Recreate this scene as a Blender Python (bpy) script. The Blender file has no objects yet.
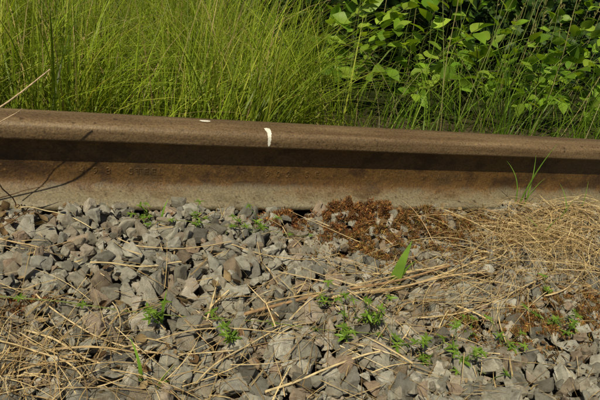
import bpy, math, random
import numpy as np
from mathutils import Matrix, Vector, noise as mnoise
rng = np.random.default_rng(7); random.seed(7)
scene = bpy.context.scene
COL = scene.collection

# ------------------------------------------------------------------ helpers
def mesh_from(name, parts, mat=None, smooth=False):
    Vs, loops, starts, tots, cols = [], [], [], [], []
    off = 0; ls = 0
    for V, F, C in parts:
        V = np.asarray(V, float); F = np.asarray(F, int)
        Vs.append(V); k = F.shape[1]
        loops.append((F + off).ravel())
        starts.append(ls + np.arange(len(F)) * k); tots.append(np.full(len(F), k))
        ls += F.size; off += len(V)
        if C is None: C = np.full((len(V), 3), .5)
        cols.append(np.broadcast_to(np.asarray(C, float), (len(V), 3)))
    V = np.concatenate(Vs); L = np.concatenate(loops); S = np.concatenate(starts); T = np.concatenate(tots)
    C = np.concatenate(cols)
    me = bpy.data.meshes.new(name)
    me.vertices.add(len(V)); me.vertices.foreach_set("co", V.ravel())
    me.loops.add(len(L)); me.loops.foreach_set("vertex_index", L.astype(np.int32))
    me.polygons.add(len(S)); me.polygons.foreach_set("loop_start", S.astype(np.int32))
    me.polygons.foreach_set("loop_total", T.astype(np.int32))
    me.polygons.foreach_set("use_smooth", np.full(len(S), smooth))
    me.update(calc_edges=True)
    a = me.attributes.new("col", 'FLOAT_COLOR', 'POINT')
    a.data.foreach_set("color", np.concatenate([C, np.ones((len(C), 1))], 1).ravel())
    me.validate()
    ob = bpy.data.objects.new(name, me)
    if mat: me.materials.append(mat)
    COL.objects.link(ob)
    return ob

def empty(name):
    e = bpy.data.objects.new(name, None); COL.objects.link(e); return e

def nodes_mat(name):
    m = bpy.data.materials.new(name); m.use_nodes = True
    nt = m.node_tree; nt.nodes.clear()
    return m, nt, nt.nodes, nt.links

def leaf_mat(name, rough=.5, trans=.35, nscale=60, spec=.4, var=.35):
    m, nt, N, Lk = nodes_mat(name)
    out = N.new('ShaderNodeOutputMaterial'); p = N.new('ShaderNodeBsdfPrincipled')
    at = N.new('ShaderNodeAttribute'); at.attribute_name = "col"
    colout = at.outputs['Color']
    if var > 0:
        tc = N.new('ShaderNodeTexCoord'); nz = N.new('ShaderNodeTexNoise'); nz.inputs['Scale'].default_value = nscale
        nz.inputs['Detail'].default_value = 1
        Lk.new(tc.outputs['Object'], nz.inputs['Vector'])
        mr = N.new('ShaderNodeMapRange'); mr.inputs['To Min'].default_value = 1 - var; mr.inputs['To Max'].default_value = 1 + var
        mr.inputs['From Min'].default_value = .3; mr.inputs['From Max'].default_value = .7
        Lk.new(nz.outputs['Fac'], mr.inputs['Value'])
        vm = N.new('ShaderNodeVectorMath'); vm.operation = 'SCALE'
        Lk.new(at.outputs['Color'], vm.inputs[0]); Lk.new(mr.outputs[0], vm.inputs['Scale']); colout = vm.outputs[0]
    Lk.new(colout, p.inputs['Base Color'])
    p.inputs['Roughness'].default_value = rough; p.inputs['Specular IOR Level'].default_value = spec
    if trans > 0:
        tr = N.new('ShaderNodeBsdfTranslucent'); mx = N.new('ShaderNodeMixShader'); mx.inputs[0].default_value = trans
        v2 = N.new('ShaderNodeVectorMath'); v2.operation = 'MULTIPLY'; v2.inputs[1].default_value = (1.6, 1.5, .5)
        Lk.new(colout, v2.inputs[0]); Lk.new(v2.outputs[0], tr.inputs['Color'])
        Lk.new(p.outputs[0], mx.inputs[1]); Lk.new(tr.outputs[0], mx.inputs[2]); Lk.new(mx.outputs[0], out.inputs['Surface'])
    else:
        Lk.new(p.outputs[0], out.inputs['Surface'])
    return m

def tube(pts, r0, r1, sides=6, col=(.3, .2, .1)):
    pts = np.asarray(pts, float); n = len(pts)
    tan = np.gradient(pts, axis=0); tan /= np.linalg.norm(tan, axis=1)[:, None] + 1e-9
    ref = np.array([0.13, .21, .97]) if abs(tan[0][2]) < .9 else np.array([1., .1, 0])
    a = np.cross(tan, ref); a /= np.linalg.norm(a, axis=1)[:, None] + 1e-9
    b = np.cross(tan, a)
    rr = np.linspace(r0, r1, n)
    th = np.arange(sides) / sides * 2 * np.pi
    V = pts[:, None] + rr[:, None, None] * (np.cos(th)[None, :, None] * a[:, None] + np.sin(th)[None, :, None] * b[:, None])
    F = []
    for i in range(n - 1):
        for j in range(sides):
            k = (j + 1) % sides
            F.append((i * sides + j, i * sides + k, (i + 1) * sides + k, (i + 1) * sides + j))
    return V.reshape(-1, 3), np.array(F), np.broadcast_to(np.array(col, float), (n * sides, 3))

def wiggle_line(p0, p1, n=12, amp=.01, seed=0):
    r = np.random.default_rng(seed)
    p0 = np.array(p0, float); p1 = np.array(p1, float)
    t = np.linspace(0, 1, n)[:, None]
    P = p0 + (p1 - p0) * t
    w = np.zeros((n, 3))
    for k in (1, 2, 3):
        w += np.sin(t * np.pi * k + r.uniform(0, 6)) * r.normal(0, amp / k, 3)
    w -= w[0] * (1 - t) + w[-1] * t
    return P + w

def leaf_template(shape='ovate', fold=.18, droop=.25, lod=0):
    ts = np.array([0, .12, .3, .5, .7, .87, 1.])
    if shape == 'ovate': ws = np.array([.03, .20, .33, .33, .23, .10, 0.0])
    elif shape == 'narrow': ws = np.array([.04, .10, .14, .15, .12, .07, 0.0])
    else: ws = np.array([.1, .4, .6, .55, .5, .3, 0.05])
    if lod: ts = ts[[0, 2, 4, 6]]; ws = ws[[0, 2, 4, 6]]
    V = []
    for t, w in zip(ts, ws):
        z = -droop * t * t
        V += [(-w, t, z + fold * w), (0, t, z), (w, t, z + fold * w)]
    F = []
    for i in range(len(ts) - 1):
        a = i * 3
        F += [(a, a + 1, a + 4, a + 3), (a + 1, a + 2, a + 5, a + 4)]
    return np.array(V, float), np.array(F)

def frames(dirs, roll):
    d = dirs / (np.linalg.norm(dirs, axis=1)[:, None] + 1e-9)
    up = np.tile(np.array([0, 0, 1.]), (len(d), 1))
    x = np.cross(d, up); bad = np.linalg.norm(x, axis=1) < 1e-3; x[bad] = (1, 0, 0)
    x /= np.linalg.norm(x, axis=1)[:, None]
    z = np.cross(x, d)
    c, s = np.cos(roll)[:, None], np.sin(roll)[:, None]
    x2 = x * c + z * s; z2 = -x * s + z * c
    return np.stack([x2, d, z2], axis=2)

def scatter(T, pos, dirs, roll, size, cols, wx=1.0):
    TV, TF = T; n = len(pos)
    M = frames(np.asarray(dirs, float), np.asarray(roll, float))
    tv = TV.copy(); tv[:, 0] *= wx
    V = np.einsum('nij,kj->nki', M, tv) * np.asarray(size)[:, None, None] + np.asarray(pos)[:, None]
    F = (TF[None] + (np.arange(n) * len(TV))[:, None, None]).reshape(-1, TF.shape[1])
    C = np.repeat(np.asarray(cols, float), len(TV), axis=0)
    return V.reshape(-1, 3), F, C

def palette(n, cols, jitter=.2):
    cols = np.array(cols, float); a = rng.integers(0, len(cols), n); b = rng.integers(0, len(cols), n); f = rng.random(n)[:, None] * .6
    c = cols[a] * (1 - f) + cols[b] * f
    return c * (1 + rng.uniform(-jitter, jitter, (n, 1)))

def blades(base, h, az, bend, w, cols, seg=6, face=None):
    n = len(base); t = np.linspace(0, 1, seg + 1)
    d = np.stack([np.cos(az), np.sin(az), np.zeros(n)], 1)
    fa = az + np.pi / 2 + rng.normal(0, .7, n) if face is None else face
    s = np.stack([np.cos(fa), np.sin(fa), np.zeros(n)], 1)
    horiz = (h * bend)[:, None] * (t ** 2)[None] + (h * .12 * bend)[:, None] * t[None]
    vert = h[:, None] * (t[None] - .42 * np.clip(bend, 0, 1.6)[:, None] * (t ** 2.4)[None])
    P = base[:, None] + d[:, None] * horiz[..., None] + np.array([0, 0, 1.]) * vert[..., None]
    ww = w[:, None] * (1 - t ** 1.8)[None] * .5 + .00015
    Lf = P - s[:, None] * ww[..., None]; R = P + s[:, None] * ww[..., None]
    V = np.stack([Lf, R], 2).reshape(n, -1, 3)
    k = 2 * (seg + 1)
    F0 = np.array([(2 * i, 2 * i + 1, 2 * i + 3, 2 * i + 2) for i in range(seg)])
    F = (F0[None] + (np.arange(n) * k)[:, None, None]).reshape(-1, 4)
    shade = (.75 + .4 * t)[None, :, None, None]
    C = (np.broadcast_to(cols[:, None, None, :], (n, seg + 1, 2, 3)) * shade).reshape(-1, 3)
    return V.reshape(-1, 3), F, C

# ------------------------------------------------------------------ terrain
def terr(x, y):
    x = np.asarray(x, float); y = np.asarray(y, float)
    t = np.clip((y - .3) / 2.4, 0, 1); s = t * t * (3 - 2 * t)
    z = -.045 - .42 * s
    z += .02 * np.sin(x * 2.1 + y) * np.clip(y - .4, 0, 1) + .015 * np.sin(x * 5.3 - y * 3.7) * np.clip(y - .4, 0, 1)
    z += -.25 * np.clip((-y - 2.6) / 1.5, 0, 1)
    return z
ax = np.unique(np.concatenate([-np.geomspace(3, 400, 22), np.linspace(-3, 6, 91), np.geomspace(6, 400, 22)]))
ay = np.unique(np.concatenate([-np.geomspace(2, 400, 22), np.linspace(-2, 6, 81), np.geomspace(6, 400, 22)]))
GX, GY = np.meshgrid(ax, ay)
V = np.stack([GX, GY, terr(GX, GY)], 2).reshape(-1, 3)
nx = len(ax); i, j = np.meshgrid(np.arange(nx - 1), np.arange(len(ay) - 1))
b = (j * nx + i).ravel(); F = np.stack([b, b + 1, b + nx + 1, b + nx], 1)
m, nt, N, Lk = nodes_mat("ground_soil")
out = N.new('ShaderNodeOutputMaterial'); p = N.new('ShaderNodeBsdfPrincipled'); p.inputs['Roughness'].default_value = .95; p.inputs['Specular IOR Level'].default_value = .1
tc = N.new('ShaderNodeTexCoord'); sep = N.new('ShaderNodeSeparateXYZ'); Lk.new(tc.outputs['Object'], sep.inputs[0])
n1 = N.new('ShaderNodeTexNoise'); n1.inputs['Scale'].default_value = 30; n1.inputs['Detail'].default_value = 6; Lk.new(tc.outputs['Object'], n1.inputs['Vector'])
r1 = N.new('ShaderNodeValToRGB'); r1.color_ramp.elements[0].color = (.03, .02, .012, 1); r1.color_ramp.elements[1].color = (.13, .095, .06, 1)
r1.color_ramp.elements[0].position = .3; r1.color_ramp.elements[1].position = .7
Lk.new(n1.outputs['Fac'], r1.inputs[0])
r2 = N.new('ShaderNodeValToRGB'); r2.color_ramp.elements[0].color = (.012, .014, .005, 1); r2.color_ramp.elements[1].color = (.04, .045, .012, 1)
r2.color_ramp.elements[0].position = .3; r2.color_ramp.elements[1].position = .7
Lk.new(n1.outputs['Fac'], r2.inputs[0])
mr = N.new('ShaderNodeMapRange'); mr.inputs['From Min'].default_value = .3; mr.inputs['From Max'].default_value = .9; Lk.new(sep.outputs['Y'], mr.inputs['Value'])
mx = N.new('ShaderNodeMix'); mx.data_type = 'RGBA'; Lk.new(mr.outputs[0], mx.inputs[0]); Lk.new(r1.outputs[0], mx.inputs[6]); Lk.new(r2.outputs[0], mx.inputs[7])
Lk.new(mx.outputs[2], p.inputs['Base Color'])
bp = N.new('ShaderNodeBump'); bp.inputs['Distance'].default_value = .02; Lk.new(n1.outputs['Fac'], bp.inputs['Height']); Lk.new(bp.outputs[0], p.inputs['Normal'])
Lk.new(p.outputs[0], out.inputs['Surface'])
mesh_from("ground", [(V, F, None)], m, True)

# ------------------------------------------------------------------ rail
half = [(.0, -.008), (.060, -.008), (.0622, -.006), (.0625, .001), (.0605, .0045), (.040, .0095), (.024, .0150), (.014, .0215), (.0095, .030), (.0080, .042),
        (.0076, .062), (.0080, .096), (.0095, .108), (.0140, .1165), (.0240, .1205), (.0330, .1225), (.0353, .1245), (.0358, .128), (.0360, .1420),
        (.0350, .1475), (.0325, .1515), (.0285, .1542), (.019, .1562), (.009, .1572), (.0, .1575)]
prof = [(-y, z) for y, z in half] + [(y, z) for y, z in half[::-1][1:-1]]
prof = np.array(prof)
xs = np.linspace(-6, 8, 281)
m_ = len(prof)
V = np.zeros((len(xs), m_, 3)); V[:, :, 0] = xs[:, None]; V[:, :, 1] = prof[:, 0]; V[:, :, 2] = prof[:, 1]
i, j = np.meshgrid(np.arange(len(xs) - 1), np.arange(m_)); i = i.ravel(); j = j.ravel(); k = (j + 1) % m_
F = np.stack([i * m_ + j, (i + 1) * m_ + j, (i + 1) * m_ + k, i * m_ + k], 1)
m, nt, N, Lk = nodes_mat("rusty_rail_steel")
out = N.new('ShaderNodeOutputMaterial'); p = N.new('ShaderNodeBsdfPrincipled')
tc = N.new('ShaderNodeTexCoord'); sep = N.new('ShaderNodeSeparateXYZ'); Lk.new(tc.outputs['Object'], sep.inputs[0])
def noise(scale, detail=6, vec=None, rough=.6, sx=None):
    n = N.new('ShaderNodeTexNoise'); n.inputs['Scale'].default_value = scale; n.inputs['Detail'].default_value = detail; n.inputs['Roughness'].default_value = rough
    src = tc.outputs['Object']
    if sx:
        mp = N.new('ShaderNodeMapping'); mp.inputs['Scale'].default_value = sx; Lk.new(src, mp.inputs[0]); src = mp.outputs[0]
    Lk.new(src, n.inputs['Vector']); return n
def ramp(fac, stops):
    r = N.new('ShaderNodeValToRGB'); e = r.color_ramp.elements
    e[0].position, e[0].color = stops[0][0], (*stops[0][1], 1); e[1].position, e[1].color = stops[-1][0], (*stops[-1][1], 1)
    for s in stops[1:-1]:
        q = e.new(s[0]); q.color = (*s[1], 1)
    Lk.new(fac, r.inputs[0]); return r.outputs[0]
def mixc(f, a, b_, mode='MIX'):
    x = N.new('ShaderNodeMix'); x.data_type = 'RGBA'; x.blend_type = mode
    if isinstance(f, float): x.inputs[0].default_value = f
    else: Lk.new(f, x.inputs[0])
    for s, q in ((6, a), (7, b_)):
        if isinstance(q, tuple): x.inputs[s].default_value = (*q, 1)
        else: Lk.new(q, x.inputs[s])
    return x.outputs[2]
def mrange(v, a, b_, c=0, d=1):
    x = N.new('ShaderNodeMapRange'); x.inputs['From Min'].default_value = a; x.inputs['From Max'].default_value = b_
    x.inputs['To Min'].default_value = c; x.inputs['To Max'].default_value = d; Lk.new(v, x.inputs['Value']); return x.outputs[0]
def mul(a, b_, op='MULTIPLY'):
    x = N.new('ShaderNodeMath'); x.operation = op
    for s, q in ((0, a), (1, b_)):
        if isinstance(q, (int, float)): x.inputs[s].default_value = q
        else: Lk.new(q, x.inputs[s])
    return x.outputs[0]
nb = noise(12, 8, rough=.68, sx=(.7, 1, 1)); nf = noise(230, 4, rough=.7); ns = noise(9, 8, sx=(.35, 3, 7), rough=.6); npit = noise(70, 3, rough=.6)
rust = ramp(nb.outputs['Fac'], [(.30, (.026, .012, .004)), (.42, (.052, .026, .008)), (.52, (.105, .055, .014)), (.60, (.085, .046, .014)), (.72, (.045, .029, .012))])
head = ramp(ns.outputs['Fac'], [(.3, (.075, .045, .020)), (.45, (.118, .075, .036)), (.58, (.160, .107, .054)), (.72, (.21, .15, .082))])
foot = ramp(nb.outputs['Fac'], [(.3, (.095, .076, .044)), (.45, (.155, .130, .080)), (.60, (.19, .165, .108)), (.75, (.125, .085, .038))])
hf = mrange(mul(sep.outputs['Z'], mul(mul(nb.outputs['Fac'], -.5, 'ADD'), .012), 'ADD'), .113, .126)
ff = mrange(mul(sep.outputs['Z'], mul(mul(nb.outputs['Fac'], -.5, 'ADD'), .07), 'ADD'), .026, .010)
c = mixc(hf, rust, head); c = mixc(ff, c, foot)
spk = ramp(nf.outputs['Fac'], [(.33, (.50, .46, .42)), (.5, (1, 1, 1)), (.68, (1.45, 1.38, 1.25))])
c = mixc(.85, c, spk, 'MULTIPLY')
c = mixc(mrange(npit.outputs['Fac'], .38, .29, 0, .75), c, (.03, .015, .006))
c = mixc(mrange(npit.outputs['Fac'], .64, .73, 0, .5), c, (.22, .125, .045))
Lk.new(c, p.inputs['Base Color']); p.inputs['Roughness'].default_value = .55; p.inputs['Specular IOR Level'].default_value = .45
bp = N.new('ShaderNodeBump'); bp.inputs['Distance'].default_value = .0018; bp.inputs['Strength'].default_value = .9
Lk.new(mul(mul(nf.outputs['Fac'], .6), npit.outputs['Fac'], 'ADD'), bp.inputs['Height']); Lk.new(bp.outputs[0], p.inputs['Normal'])
Lk.new(p.outputs[0], out.inputs['Surface'])
rail_mat = m
rail = empty("railway_rail")
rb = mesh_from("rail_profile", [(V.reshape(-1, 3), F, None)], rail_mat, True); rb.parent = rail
def raised(txt, x, z, size=.020):
    cu = bpy.data.curves.new("txt", 'FONT'); cu.body = txt; cu.size = size; cu.extrude = .0003; cu.bevel_depth = .0005; cu.bevel_resolution = 1; cu.space_character = 1.4
    o = bpy.data.objects.new("raised_lettering", cu); COL.objects.link(o)
    o.matrix_world = Matrix.Translation((x, -.0079, z)) @ Matrix.Rotation(math.pi / 2, 4, 'X')
    bpy.context.view_layer.update()
    dg = bpy.context.evaluated_depsgraph_get(); me = bpy.data.meshes.new_from_object(o.evaluated_get(dg))
    mw = o.matrix_world.copy(); bpy.data.objects.remove(o)
    q = bpy.data.objects.new("raised_lettering", me); COL.objects.link(q); me.transform(mw)
    me.materials.clear(); me.materials.append(rail_mat); q.parent = rail
raised("4 9 8   STEEL", -.44, .044); raised("9 0 2   S E", -.07, .044); raised("I I I I   U", .32, .044)
m, nt, N, Lk = nodes_mat("white_marking_paint")
out = N.new('ShaderNodeOutputMaterial'); p = N.new('ShaderNodeBsdfPrincipled'); tc = N.new('ShaderNodeTexCoord')
nn = noise(160, 5); c = ramp(nn.outputs['Fac'], [(.3, (.4, .34, .25)), (.45, (.72, .70, .6)), (.7, (.8, .78, .7))]); Lk.new(c, p.inputs['Base Color']); p.inputs['Roughness'].default_value = .6
Lk.new(p.outputs[0], out.inputs['Surface']); paint = m
outer = np.array([(-y, z) for y, z in half[15:]] + [(y, z) for y, z in half[15:-1][::-1]])
def paint_patch(x, s0, s1, w0, w1, seed, drift=0, pw=1.0):
    r = np.random.default_rng(seed)
    seg = np.linalg.norm(np.diff(outer, axis=0), axis=1); S = np.concatenate([[0], np.cumsum(seg)])
    n = 26; t = np.linspace(0, 1, n); s = s0 + (s1 - s0) * t
    y = np.interp(s, S, outer[:, 0]); z = np.interp(s, S, outer[:, 1])
    ty = np.gradient(y); tz = np.gradient(z); l = np.hypot(ty, tz); ny, nz = -tz / l, ty / l
    y = y + ny * .0005; z = z + nz * .0005
    env = (np.clip(1 - np.abs(2 * t - 1) ** 4, 0, 1)) ** .5
    w = w0 + (w1 - w0) * t ** pw
    wl = w * env * (.75 + .4 * r.random(n)); wr = w * env * (.75 + .4 * r.random(n)); xx = x + drift * t
    V = np.concatenate([np.stack([xx - wl, y, z], 1), np.stack([xx + wr, y, z], 1)])
    F = np.array([(i, i + n, i + n + 1, i + 1) for i in range(n - 1)])
    return V, F, None
o = mesh_from("paint_marks", [paint_patch(-.083, .006, .053, .0034, .0095, 1, -.003, 3), paint_patch(-.208, .068, .077, .009, .012, 2)], paint)
o.parent = rail

# ------------------------------------------------------------------ ballast stones
def ico(sub):
    import bmesh
    bm = bmesh.new(); bmesh.ops.create_icosphere(bm, subdivisions=sub, radius=1)
    V = np.array([v.co[:] for v in bm.verts]); F = np.array([[v.index for v in f.verts] for f in bm.faces]); bm.free(); return V, F
IV, IF = ico(5)
m, nt, N, Lk = nodes_mat("ballast_stone")
out = N.new('ShaderNodeOutputMaterial'); p = N.new('ShaderNodeBsdfPrincipled'); tc = N.new('ShaderNodeTexCoord'); oi = N.new('ShaderNodeObjectInfo')
va = N.new('ShaderNodeVectorMath'); va.operation = 'ADD'; cb = N.new('ShaderNodeCombineXYZ')
Lk.new(mul(oi.outputs['Random'], 90), cb.inputs[0]); Lk.new(tc.outputs['Object'], va.inputs[0]); Lk.new(cb.outputs[0], va.inputs[1])
def n4(scale, detail=6, rough=.6):
    n = N.new('ShaderNodeTexNoise'); n.inputs['Scale'].default_value = scale; n.inputs['Detail'].default_value = detail; n.inputs['Roughness'].default_value = rough
    Lk.new(va.outputs[0], n.inputs['Vector']); return n
a1 = n4(1.6, 4, .6); a2 = n4(16, 4, .75)
base = ramp(oi.outputs['Random'], [(0, (.12, .11, .09)), (.10, (.44, .41, .33)), (.2, (.22, .21, .175)), (.3, (.54, .51, .42)), (.4, (.28, .22, .155)), (.5, (.46, .445, .38)), (.58, (.18, .175, .155)), (.66, (.62, .60, .52)), (.76, (.32, .29, .225)), (.84, (.42, .31, .225)), (.91, (.70, .67, .58)), (1, (.15, .14, .12))])
c = mixc(.8, base, ramp(a1.outputs['Fac'], [(.3, (.48, .43, .35)), (.5, (1, 1, 1)), (.7, (1.3, 1.27, 1.2))]), 'MULTIPLY')
c = mixc(.75, c, ramp(a2.outputs['Fac'], [(.30, (.35, .32, .28)), (.43, (.9, .89, .87)), (.56, (1.1, 1.1, 1.08)), (.70, (1.55, 1.52, 1.45))]), 'MULTIPLY')
Lk.new(c, p.inputs['Base Color']); p.inputs['Roughness'].default_value = .7; p.inputs['Specular IOR Level'].default_value = .45
bp = N.new('ShaderNodeBump'); bp.inputs['Distance'].default_value = .04; bp.inputs['Strength'].default_value = .65
Lk.new(a2.outputs['Fac'], bp.inputs['Height']); Lk.new(bp.outputs[0], p.inputs['Normal'])
Lk.new(p.outputs[0], out.inputs['Surface']); stone_mat = m
src = bpy.data.collections.new("stone_shapes")
NV = 24
for q in range(NV):
    r = np.random.default_rng(100 + q)
    npl = r.integers(7, 12)
    nrm = r.normal(size=(npl * 3, 3)); nrm /= np.linalg.norm(nrm, axis=1)[:, None]
    keep = [nrm[0]]
    for v in nrm[1:]:
        if max(np.dot(v, k_) for k_ in keep) < .55: keep.append(v)
        if len(keep) >= npl: break
    keep = np.array(keep + [(0, 0, 1), (0, 0, -1), (1, 0, 0), (-1, 0, 0), (0, 1, 0), (0, -1, 0)], float)
    h = np.concatenate([r.uniform(.45, .9, len(keep) - 6), np.full(6, 1.05)])
    D = np.clip(IV @ keep.T, 0, None) / h
    rad = (D ** 34).sum(1) ** (-1 / 34)
    P = IV * rad[:, None]
    off = Vector((q * 7.1, 3.3, 1.2))
    nz = np.array([mnoise.fractal(Vector(v) * 1.6 + off, .8, 2.0, 6) for v in P])
    P *= (1 + .07 * nz)[:, None]
    P *= np.array([1., r.uniform(.64, .94), r.uniform(.55, .85)])
    P /= np.abs(P[:, 0]).max()
    so = mesh_from("stone_shape", [(P, IF, None)], stone_mat, True)
    COL.objects.unlink(so); src.objects.link(so)

X0, X1, Y0, Y1, RES = -1.3, 2.2, -1.25, .5, .004
HW, HH = int((X1 - X0) / RES), int((Y1 - Y0) / RES)
hm = np.full((HH, HW), -.042)
def lvl(x, y):
    z = .004 + .011 * math.sin(x * 5.1 + 1) * math.sin(y * 6.3) + .008 * math.sin(x * 13 + y * 9)
    if y > .12: z -= (y - .12) * .35
    return z
P_, R_, S_, I_ = [], [], [], []
def place(count, rmin, rmax, extra=0, power=1.6):
    us = rng.random((count, 6))
    for u in us:
        x = X0 + .04 + u[0] * (X1 - X0 - .08); y = Y0 + .04 + u[1] * (Y1 - Y0 - .08)
        r = rmin + (rmax - rmin) * u[2] ** power
        if abs(y) < .0625 + r * .5: continue
        fr = r * .8; k = max(1, int(fr / RES))
        cx, cy = int((x - X0) / RES), int((y - Y0) / RES)
        a0, a1_, b0, b1 = cy - k, cy + k + 1, cx - k, cx + k + 1
        if a0 < 0 or b0 < 0 or a1_ > HH or b1 > HW: continue
        w = hm[a0:a1_, b0:b1]
        th = r * .55
        zc = .42 * w.mean() + .58 * w.max() + th * .42
        if zc + th * .8 > lvl(x, y) + extra: continue
        yy, xx = np.ogrid[-k:k + 1, -k:k + 1]
        d2 = (xx * xx + yy * yy) / (k + .01) ** 2
        cap = zc + th * np.sqrt(np.clip(1 - d2 * .8, 0, 1)); cap = np.where(d2 <= 1.15, cap, -9)
        np.maximum(w, cap, out=w)
        P_.append((x, y, zc)); S_.append(r)
        R_.append((rng.normal(0, .6), rng.normal(0, .6), u[3] * 6.283)); I_.append(int(u[4] * NV))
place(900, .023, .031, .019, 1.0)
place(8000, .016, .025, .018, 1.0)
place(15000, .010, .021, .014, 1.0)
place(20000, .006, .014, .008, 1.0)
place(30000, .0025, .008, .004, 1.0)
P_ = np.array(P_); n = len(P_)
me = bpy.data.meshes.new("gravel"); me.vertices.add(n); me.vertices.foreach_set("co", P_.ravel())
a = me.attributes.new("rot", 'FLOAT_VECTOR', 'POINT'); a.data.foreach_set("vector", np.array(R_).ravel())
a = me.attributes.new("scl", 'FLOAT', 'POINT'); a.data.foreach_set("value", np.array(S_))
a = me.attributes.new("idx", 'INT', 'POINT'); a.data.foreach_set("value", np.array(I_, dtype=np.int32))
gravel = bpy.data.objects.new("gravel", me); COL.objects.link(gravel)
ng = bpy.data.node_groups.new("scatter_stones", 'GeometryNodeTree')
ng.interface.new_socket("Geometry", in_out='INPUT', socket_type='NodeSocketGeometry'); ng.interface.new_socket("Geometry", in_out='OUTPUT', socket_type='NodeSocketGeometry')
gi = ng.nodes.new('NodeGroupInput'); go = ng.nodes.new('NodeGroupOutput'); ip = ng.nodes.new('GeometryNodeInstanceOnPoints'); ci = ng.nodes.new('GeometryNodeCollectionInfo')
ci.inputs['Collection'].default_value = src; ci.inputs['Separate Children'].default_value = True; ci.inputs['Reset Children'].default_value = True
def na(name, t):
    x = ng.nodes.new('GeometryNodeInputNamedAttribute'); x.data_type = t; x.inputs['Name'].default_value = name; return next(s for s in x.outputs if s.enabled and s.name == 'Attribute')
L2 = ng.links
L2.new(gi.outputs[0], ip.inputs['Points']); L2.new(ci.outputs[0], ip.inputs['Instance']); ip.inputs['Pick Instance'].default_value = True
L2.new(na("idx", 'INT'), ip.inputs['Instance Index']); L2.new(na("rot", 'FLOAT_VECTOR'), ip.inputs['Rotation']); L2.new(na("scl", 'FLOAT'), ip.inputs['Scale'])
L2.new(ip.outputs[0], go.inputs[0])
md = gravel.modifiers.new("scatter", 'NODES'); md.node_group = ng

def H(x, y):
    x = np.asarray(x, float); y = np.asarray(y, float)
    ix = np.clip(((x - X0) / RES).astype(int), 0, HW - 1); iy = np.clip(((y - Y0) / RES).astype(int), 0, HH - 1)
    h = hm[iy, ix]
    ay_ = np.abs(y)
    railh = np.interp(ay_, [0, .008, .0095, .014, .024, .04, .0605, .0625], [.05, .05, .03, .0215, .015, .0095, .0045, .001])
    return np.where(ay_ < .0625, railh, h)

# ------------------------------------------------------------------ straw and stalks
straw_mat = leaf_mat("dry_straw", .6, .15, nscale=90, var=.25)
strawc = [(.46, .34, .16), (.54, .41, .20), (.36, .25, .11), (.28, .18, .08), (.60, .48, .27), (.20, .13, .06)]
def smooth1(a, k):
    return np.convolve(np.pad(a, k, mode='edge'), np.ones(2 * k + 1) / (2 * k + 1), 'valid')
def stalk(pts, r0, r1, col, seed, lift=.004, amp=.003, n=26):
    pts = np.array(pts, float)
    ts_ = np.linspace(0, 1, len(pts)); tt = np.linspace(0, 1, n * (len(pts) - 1))
    if len(pts) < 4:
        xy = np.stack([np.polyval(np.polyfit(ts_, pts[:, q], min(2, len(pts) - 1)), tt) for q in (0, 1)], 1)
    else: xy = np.stack([smooth1(np.interp(tt, ts_, pts[:, q]), 12) for q in (0, 1)], 1)
    xy += (wiggle_line((0, 0, 0), (0, 0, 0), len(tt), amp, seed))[:, :2]
    P = np.concatenate([xy, np.zeros((len(tt), 1))], 1)
    h = H(P[:, 0], P[:, 1]); s_ = smooth1(h, 12)
    P[:, 2] = s_ + .006 + .35 * max(0, float((h - s_).max())) + lift * .3
    P[:, 2] = smooth1(P[:, 2], 6)
    return tube(P, r0, r1, 7, col)
parts = []
ST = [([(-.207, -.410), (.02, -.352), (.247, -.298)], .0028, .0022, (.36, .23, .12)),
      ([(-.17, -.398), (.05, -.335), (.30, -.286)], .0015, .0011, (.48, .36, .19)),
      ([(-.051, -.382), (.14, -.338), (.340, -.283)], .0024, .0018, (.52, .40, .21)),
      ([(.02, -.37), (.2, -.345), (.40, -.33)], .0020, .0014, (.50, .36, .19)),
      ([(.06, -.31), (.22, -.30), (.42, -.25)], .0016, .0011, (.56, .43, .23)),
      ([(-.211, -.554), (-.12, -.535), (-.032, -.524)], .0020, .0014, (.60, .48, .27)),
      ([(-.426, -.267), (-.35, -.283), (-.286, -.288)], .0014, .0010, (.58, .46, .25)),
      ([(-.511, -.421), (-.46, -.45), (-.418, -.489)], .0016, .0013, (.56, .44, .24)),
      ([(-.60, -.41), (-.50, -.46), (-.44, -.52)], .0014, .0011, (.5, .38, .2)),
      ([(-.60, -.16), (-.52, -.21), (-.46, -.19)], .0013, .0009, (.48, .35, .18)),
      ([(.08, -.44), (.25, -.41), (.42, -.36)], .0015, .0010, (.56, .43, .23)),
      ([(.15, -.60), (.2, -.53), (.23, -.46)], .0014, .0010, (.52, .40, .2)),
      ([(-.54, -.095), (-.49, -.10), (-.42, -.15)], .0013, .0008, (.56, .46, .26)),
      ([(.3, -.2), (.45, -.16), (.62, -.10)], .0013, .001, (.56, .43, .23)),
      ([(.36, -.42), (.5, -.36), (.66, -.22)], .0015, .001, (.58, .45, .25)),
      ([(-.12, -.30), (-.03, -.36), (.03, -.44)], .0011, .0009, (.52, .40, .22)),
      ([(-.50, -.35), (-.40, -.44), (-.24, -.48)], .0012, .0009, (.55, .43, .24)),
      ([(-.40, -.46), (-.28, -.44), (-.14, -.46)], .0012, .0009, (.50, .38, .20)),
      ([(-.30, -.53), (-.22, -.47), (-.12, -.43)], .0013, .0009, (.56, .44, .24)),
      ([(-.38, -.20), (-.30, -.24), (-.19, -.23)], .0010, .0008, (.50, .38, .20)),
      ([(-.20, -.22), (-.10, -.26), (.02, -.24)], .0010, .0008, (.50, .38, .20)),
      ]
for k_, (pt, r0, r1, c_) in enumerate(ST): parts.append(stalk(pt, r0, r1, c_, k_))
mesh_from("dry_stalks", parts, straw_mat, True)

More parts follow.
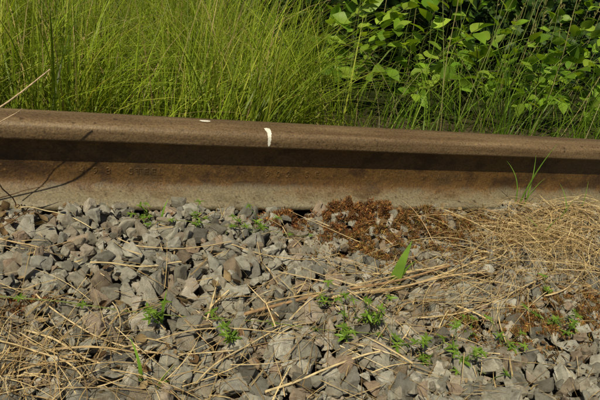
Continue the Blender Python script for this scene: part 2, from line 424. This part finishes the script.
def strands(start, az, Ln, elev, curl, w, cols, seg=9, grav=1.0):
    n = len(start); t = np.linspace(0, 1, seg + 1)
    ang = az[:, None] + curl[:, None] * t[None]
    dx = np.cos(ang) * (Ln / seg)[:, None]; dy = np.sin(ang) * (Ln / seg)[:, None]
    x = start[:, 0][:, None] + np.cumsum(dx, 1) - dx; y = start[:, 1][:, None] + np.cumsum(dy, 1) - dy
    ok = (y.max(1) < -.035); start, az, Ln, elev, curl, w, cols, ang, x, y = [q_[ok] for q_ in (start, az, Ln, elev, curl, w, cols, ang, x, y)]; n = len(start)
    hh = H(x, y)
    tt = t[None]
    A = t - t.mean(); sl = (hh * A).sum(1) / (A * A).sum(); line = hh.mean(1)[:, None] + sl[:, None] * A[None]
    exc = np.maximum((hh - line).max(1), 0)[:, None]
    rest = line + exc * .75 + .0015 + rng.random((n, 1)) * .004
    z = rest + Ln[:, None] * elev[:, None] * (4 * tt * (1 - tt)) * .28 + Ln[:, None] * elev[:, None] * tt * .10
    P = np.stack([x, y, z], 2)
    sx = -np.sin(ang); sy = np.cos(ang); tw = rng.uniform(-.9, .9, (n, 1)) + 0 * t[None]
    s = np.stack([sx * np.cos(tw), sy * np.cos(tw), np.sin(tw)], 2)
    ww = w[:, None] * (1 - .7 * t ** 2)[None] * .5
    V = np.stack([P - s * ww[..., None], P + s * ww[..., None]], 2).reshape(n, -1, 3); k = 2 * (seg + 1)
    F0 = np.array([(2 * i, 2 * i + 1, 2 * i + 3, 2 * i + 2) for i in range(seg)])
    F = (F0[None] + (np.arange(n) * k)[:, None, None]).reshape(-1, 4)
    return V.reshape(-1, 3), F, np.repeat(cols, k, axis=0)
def blob(n, cx, cy, sx, sy, rot=0):
    g = rng.normal(size=(n, 2)) * (sx, sy); c_, s_ = math.cos(rot), math.sin(rot)
    x = cx + g[:, 0] * c_ - g[:, 1] * s_; y = cy + g[:, 0] * s_ + g[:, 1] * c_
    y = np.where(y > -.07, -.07 - rng.random(n) * .03, y)
    return np.stack([x, y, H(x, y)], 1)
def uni(n, x0, x1, y0, y1):
    s = np.stack([rng.uniform(x0, x1, n), rng.uniform(y0, y1, n)], 1); return np.concatenate([s, H(s[:, 0], s[:, 1])[:, None]], 1)
W = lambda n: rng.uniform(.0006, .0015, n) + (rng.random(n) < .12) * .0012
parts = []
n = 900; s = blob(n, .56, -.22, .11, .060); parts.append(strands(s, rng.normal(3.6, 1.0, n), rng.uniform(.05, .20, n), rng.uniform(.05, .5, n), rng.normal(0, .9, n), W(n), palette(n, strawc, .3)))
n = 420; s = blob(n, .66, -.13, .14, .025); parts.append(strands(s, rng.normal(3.9, 1.2, n), rng.uniform(.05, .15, n), rng.uniform(.1, .6, n), rng.normal(0, 1.0, n), W(n), palette(n, strawc, .3)))
n = 360; s = blob(n, -.57, -.47, .09, .05); parts.append(strands(s, rng.normal(.2, 1.2, n), rng.uniform(.04, .13, n), rng.uniform(.0, .35, n), rng.normal(0, .5, n), W(n), palette(n, strawc, .3)))
n = 200; s = blob(n, .30, -.34, .15, .05); parts.append(strands(s, rng.normal(3.3, .5, n), rng.uniform(.08, .22, n), rng.uniform(.0, .2, n), rng.normal(0, .4, n), W(n), palette(n, strawc, .3)))
n = 2600; s = uni(n, -1.2, 2.0, -1.15, -.08)
parts.append(strands(s, rng.uniform(0, 6.28, n), rng.uniform(.008, .060, n), rng.uniform(.0, .12, n), rng.normal(0, .3, n), W(n), palette(n, strawc, .3)))
n = 420; s = blob(n, -.2, -.48, .26, .09); parts.append(strands(s, rng.normal(.2, .8, n), rng.uniform(.03, .11, n), rng.uniform(.0, .15, n), rng.normal(0, .3, n), W(n), palette(n, strawc, .3)))
mesh_from("dry_grass", parts, straw_mat, False)

bark = leaf_mat("twig_bark", .7, 0, nscale=120, var=.4)
tw = empty("dry_twig")
parts = [tube(wiggle_line((-.80, -.13, -.01), (-.486, -.10, .276), 16, .008, 5), .0026, .0011, 7, (.42, .31, .19)),
         tube(wiggle_line((-.60, -.11, .128), (-.53, -.07, .195), 8, .004, 6), .0012, .0006, 6, (.38, .28, .17))]
o = mesh_from("stems", parts, bark, True); o.parent = tw
tw = empty("dark_twig")
parts = [tube(wiggle_line((-.575, -.10, .085), (-.545, -.085, .012), 8, .004, 8), .0014, .0010, 6, (.07, .04, .02)),
         tube(wiggle_line((-.60, -.10, .03), (-.50, -.075, .052), 8, .005, 9), .0014, .0007, 6, (.09, .05, .025)),
         tube(wiggle_line((-.60, -.2, .02), (-.51, -.10, .02), 8, .005, 10), .0014, .0007, 6, (.2, .12, .06))]
o = mesh_from("stems", parts, bark, True); o.parent = tw

T_curl = leaf_template('ovate', .5, -.35)
s = np.concatenate([blob(80, -.56, -.11, .05, .03), blob(70, .30, -.14, .14, .035), blob(40, .5, -.4, .15, .06), blob(50, -.4, -.45, .15, .07), uni(280, -1.2, 2, -1.1, -.08)])
n = len(s)
s[:, 2] += .004
d = rng.normal(size=(n, 3)) * (1, 1, .35)
mesh_from("dead_leaves", [scatter(T_curl, s, d, rng.normal(0, .8, n), rng.uniform(.006, .024, n), palette(n, [(.14, .08, .035), (.22, .14, .065), (.09, .05, .022), (.30, .22, .11)]))], leaf_mat("dead_leaf", .7, .15, nscale=120), True)

T_n = leaf_template('narrow', .3, .3)
T_n2 = leaf_template('narrow', .3, .3, 1)
s = np.concatenate([uni(26000, -1.0, 1.8, -1.0, -.07), blob(9000, .4, -.2, .22, .10), blob(4000, .3, -.45, .2, .08)])
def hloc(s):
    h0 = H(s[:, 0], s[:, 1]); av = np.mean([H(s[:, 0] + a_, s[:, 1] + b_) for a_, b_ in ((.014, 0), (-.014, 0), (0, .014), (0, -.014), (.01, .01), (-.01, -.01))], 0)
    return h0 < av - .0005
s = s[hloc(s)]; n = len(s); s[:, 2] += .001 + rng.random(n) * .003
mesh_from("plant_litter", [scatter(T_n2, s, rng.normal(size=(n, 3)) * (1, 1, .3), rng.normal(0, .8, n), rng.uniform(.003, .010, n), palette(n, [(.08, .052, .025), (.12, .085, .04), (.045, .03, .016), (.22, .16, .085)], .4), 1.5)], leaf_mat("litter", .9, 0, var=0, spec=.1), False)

# ------------------------------------------------------------------ moss
mm = leaf_mat("moss_fronds", .85, .2, nscale=60, var=.5)
def moss(name, cx, cy, sx, sy, n, cols, mound=.016, rot=0, thr=-.06):
    s = blob(n, cx, cy, sx, sy, rot)
    nzv = np.array([mnoise.noise(Vector((a_[0] * 30, a_[1] * 30, 3.1))) + .5 * mnoise.noise(Vector((a_[0] * 80, a_[1] * 80, 1.1))) for a_ in s])
    keep = nzv > thr
    s = s[keep]; nzv = nzv[keep]; n = len(s)
    g = np.exp(-((s[:, 0] - cx) / (sx * 1.6)) ** 2 - ((s[:, 1] - cy) / (sy * 1.6)) ** 2) * np.clip(.3 + nzv * 1.6, .1, 1)
    s[:, 2] += rng.random(n) ** .6 * mound * g
    s[:, 2] -= .001
    d = rng.normal(size=(n, 3)) * (1, 1, .6) + (0, 0, .9)
    mesh_from(name, [scatter(T_n2, s, d, rng.uniform(0, 6, n), rng.uniform(.0025, .008, n), palette(n, cols, .45))], mm, False)
redm = [(.20, .070, .020), (.26, .105, .028), (.12, .040, .014), (.32, .155, .040), (.18, .11, .032), (.07, .032, .013)]
ochm = [(.32, .21, .06), (.24, .16, .045), (.24, .11, .034), (.17, .16, .035), (.10, .065, .024)]
moss("moss_patch", .11, -.12, .060, .028, 18000, redm, .050)
moss("moss_patch", .22, -.17, .105, .050, 32000, redm + ochm, .034, -.3, -.10)
moss("moss_patch", .10, -.21, .06, .035, 9000, ochm + redm, .016, 0, .05)
moss("moss_patch", .38, -.15, .08, .030, 9000, ochm + redm, .020)
moss("moss_patch", -.02, -.11, .035, .018, 4200, redm, .022)
moss("moss_patch", .28, -.47, .065, .028, 12000, redm + ochm, .014)
moss("moss_patch", .19, -.44, .03, .015, 2400, ochm, .010)
moss("moss_patch", -.53, -.36, .03, .02, 1200, redm, .006)
moss("moss_patch", .45, -.45, .06, .04, 8000, redm + ochm, .010)

# ------------------------------------------------------------------ small green plants
green = leaf_mat("green_leaf", .45, .35, nscale=50, var=.15, spec=.3)
gcol = [(.12, .22, .022), (.16, .27, .032), (.10, .18, .018), (.19, .29, .04)]
def bedstraw(x, y, h, nst=4, spread=.03, seed=0):
    r = np.random.default_rng(seed); parts = []; pos = []; dr = []; sz = []
    z0 = float(H(x, y)) - .004
    for k_ in range(nst):
        az = r.uniform(0, 6.28); L = h * r.uniform(.5, 1.1)
        tip = np.array([x + math.cos(az) * spread * r.uniform(.6, 1.8), y + math.sin(az) * spread * r.uniform(.6, 1.8), z0 + L])
        P = wiggle_line((x, y, z0), tip, 9, .004, seed * 7 + k_)
        parts.append(tube(P, .0006, .0005, 5, (.13, .20, .05)))
        m_w = max(2, int(L / .018))
        for t_ in np.linspace(.4, 1, m_w):
            c_ = P[min(8, int(t_ * 8))]; nl = 6; a0 = r.uniform(0, 6)
            for q in range(nl):
                aa = a0 + q * 6.283 / nl
                pos.append(c_); dr.append((math.cos(aa), math.sin(aa), .35 + r.normal(0, .2))); sz.append(r.uniform(.008, .016) * (1.15 - .35 * t_))
    nn_ = len(pos)
    parts.append(scatter(T_n, np.array(pos), np.array(dr), rng.normal(0, .3, nn_), np.array(sz), palette(nn_, gcol), 1.0))
    mesh_from("bedstraw_plant", parts, green, False)
for k_, (x, y, h, ns_) in enumerate([(-.318, -.127, .035, 3), (-.24, -.163, .035, 2), (-.19, -.155, .035, 2), (-.13, -.16, .045, 3), (-.342, -.393, .05, 3),
        (-.23, -.456, .055, 3), (-.006, -.448, .065, 5), (-.06, -.475, .045, 3), (0.01, -.50, .05, 4), (-.086, -.404, .045, 2), (-.363, -.514, .05, 2),
        (.085, -.548, .045, 4), (.125, -.57, .045, 3), (.319, -.472, .04, 3), (.345, -.50, .035, 3), (.05, -.53, .035, 3), (.20, -.52, .04, 3), (.24, -.56, .04, 2), (.39, -.40, .035, 2), (.16, -.49, .03, 2)]):
    bedstraw(x, y, h, ns_, .026, k_ + 1)
pl = stalk([(-.62, -.34), (-.482, -.370), (-.258, -.409), (-.1, -.452), (.004, -.484)], .0010, .0007, (.22, .26, .08), 77, .006)
pl2 = stalk([(-.34, -.15), (-.25, -.17), (-.10, -.165), (.0, -.18)], .0007, .0005, (.2, .22, .07), 78, .010)
P = pl[0].reshape(-1, 7, 3).mean(1); parts = [pl, pl2]; pos = []; dr = []
for c_ in P[6::12]:
    a0 = rng.uniform(0, 6)
    for q in range(6): pos.append(c_); dr.append((math.cos(a0 + q * 1.047), math.sin(a0 + q * 1.047), .3))
P = pl2[0].reshape(-1, 7, 3).mean(1)
for c_ in P[3::12]:
    a0 = rng.uniform(0, 6)
    for q in range(6): pos.append(c_); dr.append((math.cos(a0 + q * 1.047), math.sin(a0 + q * 1.047), .5))
parts.append(scatter(T_n, np.array(pos), np.array(dr), rng.normal(0, .3, len(pos)), rng.uniform(.006, .011, len(pos)), palette(len(pos), gcol), 1.1))
mesh_from("trailing_bedstraw", parts, green, False)
def shoots(name, lst):
    b_ = np.array([(x, y, float(H(x, y)) - .003) for x, y, *_ in lst]); a_ = np.array(lst)
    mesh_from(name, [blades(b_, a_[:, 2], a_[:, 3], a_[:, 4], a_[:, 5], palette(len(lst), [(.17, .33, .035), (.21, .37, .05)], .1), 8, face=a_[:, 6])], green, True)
shoots("grass_shoot", [(.10, -.325, .095, .3, .12, .021, -.45), (.112, -.322, .055, .0, .4, .008, .0)])
shoots("grass_shoot", [(.553, -.085, .19, .2, .25, .006, .1), (.545, -.08, .13, 2.8, .4, .005, .3), (.56, -.09, .10, .5, .8, .005, .2), (.575, -.08, .14, 1.2, .3, .004, 0)])
shoots("grass_shoot", [(.526, -.211, .07, .3, .5, .009, .2), (.53, -.205, .06, 2.3, .7, .007, .2), (.6, -.17, .09, .4, .5, .006, .3), (.64, -.15, .1, 2., .4, .005, .3), (.7, -.13, .09, 1., .4, .005, .3)])
shoots("grass_shoot", [(-.33, -.40, .06, 1.2, .3, .006, .3), (-.37, -.52, .06, 2, .5, .005, .3), (-.30, -.14, .04, 1, .5, .004, 0), (-.35, -.53, .04, .5, .6, .004, .3)])

# ------------------------------------------------------------------ meadow grass beyond the rail
gm = leaf_mat("meadow_grass_blade", .45, .42, var=0, spec=.22)
gc = [(.20, .28, .018), (.27, .34, .028), (.13, .20, .013), (.36, .38, .06), (.22, .30, .022), (.08, .13, .010)]
def nz2(x, y, s, o=0):
    return np.array([mnoise.noise(Vector((a_ * s, b_ * s, o))) for a_, b_ in zip(x, y)])
def field(n, x0, x1, y0, y1, hlo, hhi, bl, bh, wlo, whi, cols, dens=None):
    x = rng.uniform(x0, x1, n); y = y0 + (y1 - y0) * rng.random(n) ** 1.1
    cl = nz2(x, y, 6.0, 2.)
    keep = rng.random(n) < np.clip(.6 + 1.7 * cl, .06, 1)
    if dens is not None: keep &= rng.random(n) < dens(x, y)
    x, y, cl = x[keep], y[keep], cl[keep]; n = len(x)
    az = 6.0 * nz2(x, y, 2.2, 9.) + rng.normal(.3, 1.0, n)
    h = rng.uniform(hlo, hhi, n) * (.85 + .5 * cl + .2 * np.sin(x * 9 + 1))
    bend = np.abs(rng.normal(bl, bh, n))
    lean = np.sin(az) * h * bend * 1.12
    az = np.where(y + lean < .07, -az, az)
    b_ = np.stack([x, y, terr(x, y) - .005], 1)
    c_ = palette(n, cols, .35) * (1 + .6 * nz2(x, y, 3., 5.))[:, None]
    c_ = np.where((x > .3)[:, None], c_ * np.array([.65, .82, .8]), c_)  # right-hand grass tinted darker, canopy shade put into the blade colour
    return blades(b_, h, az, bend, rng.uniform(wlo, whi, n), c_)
def dens(x, y):
    d = np.ones_like(x)
    d *= np.where((x > .30) & (y > .42), .16, 1)
    d *= np.where((x > .45 + .1 * y) & (y > 1.0), .12, 1)
    d *= np.where((x > .25) & (y < .9), .42, 1)
    return d
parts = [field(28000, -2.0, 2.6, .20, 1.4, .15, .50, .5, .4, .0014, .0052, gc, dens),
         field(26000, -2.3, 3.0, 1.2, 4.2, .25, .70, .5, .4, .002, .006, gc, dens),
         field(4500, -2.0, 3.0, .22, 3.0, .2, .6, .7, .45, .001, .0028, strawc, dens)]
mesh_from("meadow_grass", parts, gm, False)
parts = []; pos = []; dr = []
for k_ in range(170):
    x = rng.uniform(-1.6, 2.6); y = rng.uniform(.25, 2.2); z = float(terr(x, y)); h = rng.uniform(.4, .8)
    tip = (x + rng.normal(.05, .1), y + abs(rng.normal(0, .1)), z + h)
    c_ = random.choice([(.28, .32, .10), (.42, .37, .17), (.22, .28, .07)])
    P = wiggle_line((x, y, z), tip, 8, .015, k_ + 500); parts.append(tube(P, .0012, .0008, 5, c_))
    for q in range(18):
        t_ = rng.uniform(.78, 1); pos.append(np.array([np.interp(t_ * 7, range(8), P[:, i_]) for i_ in range(3)])); dr.append(rng.normal(size=3) * .6 + (0, 0, 1.2))
parts.append(scatter(T_n, np.array(pos), np.array(dr), rng.uniform(0, 6, len(pos)), rng.uniform(.010, .022, len(pos)), palette(len(pos), [(.34, .3, .13), (.26, .29, .1)])))
mesh_from("flowering_grass_stems", parts, gm, False)

# ------------------------------------------------------------------ leafy saplings
T_o = leaf_template('ovate', .22, .22)
T_o2 = leaf_template('ovate', .22, .22, 1)
bushm = leaf_mat("bush_leaf", .45, .38, nscale=25, spec=.25, var=.15)
lc = [(.15, .27, .020), (.21, .33, .030), (.09, .18, .014), (.27, .38, .045)]
def sapling(name, x, y, tips, leaf=.06, seed=0, cols=lc):
    r = np.random.default_rng(seed); parts = []; pos = []; dr = []; sz = []
    z = float(terr(x, y))
    for k_, tp in enumerate(tips):
        tp = np.array(tp, float); b0 = np.array([x, y, z])
        mid = (b0 + tp) / 2 + np.array([0, 0, .10])
        t = np.linspace(0, 1, 16)[:, None]; P = (1 - t) ** 2 * b0 + 2 * t * (1 - t) * mid + t * t * tp
        P = P + (wiggle_line((0, 0, 0), (0, 0, 0), 16, .008, seed * 31 + k_))
        parts.append(tube(P, .003, .001, 6, (.12, .12, .045)))
        L = np.linalg.norm(np.diff(P, axis=0), axis=1).sum(); nl = int(L / .026); side = 1
        for q in range(nl):
            t_ = .2 + .8 * (q + .5) / nl; f = t_ * 15; i0 = min(14, int(f)); c_ = P[i0] + (P[i0 + 1] - P[i0]) * (f - i0)
            tg = P[i0 + 1] - P[i0]; tg /= np.linalg.norm(tg); sd = np.cross(tg, (0, 0, 1)); sd /= np.linalg.norm(sd) + 1e-6
            side = -side
            d_ = sd * side * 1.0 + tg * .7 + np.array([0, 0, r.normal(.0, .35)]) + r.normal(0, .2, 3)
            pet = c_ + d_ / np.linalg.norm(d_) * .012
            pos.append(pet); dr.append(d_); sz.append(leaf * r.uniform(.55, 1.15) * (1 - .25 * abs(t_ - .6)))
        pos.append(P[-1]); dr.append(tg + (0, 0, -.1)); sz.append(leaf * .8)
    n = len(pos)
    parts.append(scatter(T_o, np.array(pos), np.array(dr), r.normal(0, .6, n), np.array(sz), palette(n, cols, .25), .95))
    mesh_from(name, parts, bushm, True)
SAP = [(.42, .78, [(.33, .62, .10), (.40, .70, .30), (.52, .66, .24), (.50, .60, .12), (.62, .72, .34), (.36, .80, .22)]),
       (.66, .72, [(.55, .62, .20), (.66, .66, .36), (.80, .62, .28), (.74, .55, .12), (.60, .56, .06)]),
       (.95, .80, [(.84, .66, .22), (.95, .70, .34), (1.06, .64, .26), (.92, .58, .12), (1.12, .72, .16), (.85, .8, .1)]),
       (1.22, .72, [(1.10, .62, .20), (1.24, .64, .32), (1.34, .60, .22), (1.18, .54, .08), (1.05, .58, .05), (1.38, .7, .3)]),
       (1.50, .80, [(1.38, .66, .18), (1.52, .70, .30), (1.62, .66, .22), (1.44, .58, .06), (1.3, .75, .05)]),
       (.50, 1.10, [(.36, .95, .28), (.52, 1.0, .36), (.68, .95, .26), (.45, .9, .08)]),
       (1.05, 1.15, [(.92, 1.0, .30), (1.1, 1.05, .38), (1.25, 1.0, .24), (1.0, .95, .1)]),
       (1.60, 1.2, [(1.45, 1.0, .30), (1.65, 1.05, .38), (1.8, 1.0, .24), (1.5, .95, .1)]),
       (1.95, .95, [(1.8, .8, .2), (1.95, .85, .32), (2.1, .8, .2), (2.0, .7, .05)])]
for k_, (bx, by, tips) in enumerate(SAP): sapling("leafy_sapling", bx, by, tips, .070, k_ + 3)

dk = leaf_mat("shrub_leaf", .5, .15, var=0, spec=.2)
shade_dark_cols = [(.022, .050, .008), (.035, .070, .010), (.015, .035, .006), (.045, .085, .014)]  # leaf colours kept very dark to deepen the shade behind the saplings
def shrub(name, x, y, w, h, n, leaf, seed, cols=shade_dark_cols):
    r = np.random.default_rng(seed); parts = []; z = float(terr(x, y))
    ends = []
    for k_ in range(16):
        a_ = r.uniform(0, 6.28); rad = r.uniform(.3, 1) * w; tp = (x + math.cos(a_) * rad, y + math.sin(a_) * rad * .8, z + h * r.uniform(.35, 1) * (1.1 - .5 * rad / w))
        P = wiggle_line((x + r.normal(0, .06), y + r.normal(0, .06), z), tp, 10, .05, seed * 50 + k_); parts.append(tube(P, .012, .003, 6, (.05, .035, .02))); ends.append(P)
    E = np.concatenate([e[2:] for e in ends])
    c_ = E[r.integers(0, len(E), n)] + r.normal(0, .16, (n, 3)) * (w, w, h * .9)
    c_[:, 2] = np.maximum(c_[:, 2], z + .02)
    parts.append(scatter(T_o2, c_, r.normal(size=(n, 3)) * (1, 1, .6) + (0, -.2, -.1), r.normal(0, .7, n), r.uniform(.5, 1.2, n) * leaf, palette(n, cols, .3)))
    mesh_from(name, parts, dk, False)
for q, (x, y, w, h, n) in enumerate([(.95, 2.0, .5, .7, 2400), (1.3, 2.6, .6, .9, 2600), (1.9, 2.1, .6, .9, 2600), (1.6, 3.4, .8, 1.3, 2800), (2.6, 2.6, .8, 1.2, 3000), (3.5, 3.2, 1., 1.6, 3000), (2.4, 4.4, 1.1, 1.8, 3000), (4.6, 4.4, 1.2, 2., 3000), (.9, 5.4, 1., 1.4, 2500), (-1.8, 6.2, 1.2, 1.6, 2500), (5.5, 6, 1.3, 2, 2500)]):
    shrub("shrub", x, y, w, h, n, .085, q + 60)

def shade_tree():  # unseen tree added overhead so its crown shades the shrubs on the right
    r = np.random.default_rng(5); e = empty("unseen_shade_tree"); parts = []; E = []
    base = np.array([3.3, 4.6, float(terr(3.3, 4.6))])
    tr = wiggle_line(base, (2.7, 3.6, 3.2), 14, .08, 3); parts.append(tube(tr, .13, .06, 12, (.12, .09, .06)))
    for k_ in range(48):
        s0 = tr[r.integers(6, 14)]
        tp = np.array([r.uniform(-.55, 4.6), r.uniform(.0, 5.0), r.uniform(2.3, 3.7)])
        P = wiggle_line(s0, tp, 10, .12, 900 + k_); parts.append(tube(P, .03, .006, 7, (.12, .09, .06))); E.append(P[3:])
    o = mesh_from("trunk_and_limbs", parts, bark, True); o.parent = e
    E = np.concatenate(E); n = 22000
    c_ = E[r.integers(0, len(E), n)] + r.normal(0, .24, (n, 3))
    c_ = c_[(c_[:, 1] > .08 + .1 * np.sin(c_[:, 0] * 3)) & (c_[:, 2] > 1.9)]; n = len(c_)
    o = mesh_from("unseen_crown_leaves", [scatter(T_o2, c_, r.normal(size=(n, 3)) * (1, 1, .4), r.normal(0, .5, n), r.uniform(.10, .16, n), palette(n, shade_dark_cols, .3))], dk, False); o.parent = e
shade_tree()

# ------------------------------------------------------------------ light
S = Vector((-.44, -.42, .85)).normalized()
w = bpy.data.worlds.new("World"); scene.world = w; w.use_nodes = True
nt = w.node_tree; bg = nt.nodes['Background']; sk = nt.nodes.new('ShaderNodeTexSky'); sk.sky_type = 'NISHITA'; sk.sun_disc = False
sk.sun_elevation = math.asin(S.z); sk.sun_rotation = math.atan2(S.x, S.y)
nt.links.new(sk.outputs[0], bg.inputs[0]); bg.inputs[1].default_value = .05
sl = bpy.data.lights.new("sun", 'SUN'); sl.energy = 5.0; sl.angle = math.radians(.5); sl.color = (1, .91, .68)
so = bpy.data.objects.new("sun", sl); COL.objects.link(so); so.rotation_euler = S.to_track_quat('Z', 'Y').to_euler()

# ------------------------------------------------------------------ camera
d = Vector((.934, -.004, -.356)).normalized(); u = Vector((.179, .8646, .469)); u = (u - d * u.dot(d)).normalized(); yv = u.cross(d)
R = Matrix((d, yv, u))
cam = bpy.data.cameras.new("camera"); cam.sensor_width = 36; cam.lens = 36.0; cam.clip_start = .01; cam.clip_end = 2000
co = bpy.data.objects.new("camera", cam); COL.objects.link(co)
co.matrix_world = Matrix.Translation((-.454, -1.086, .611)) @ R.to_4x4()
scene.camera = co
scene.view_settings.view_transform = 'Standard'; scene.view_settings.look = 'None'; scene.view_settings.exposure = 0
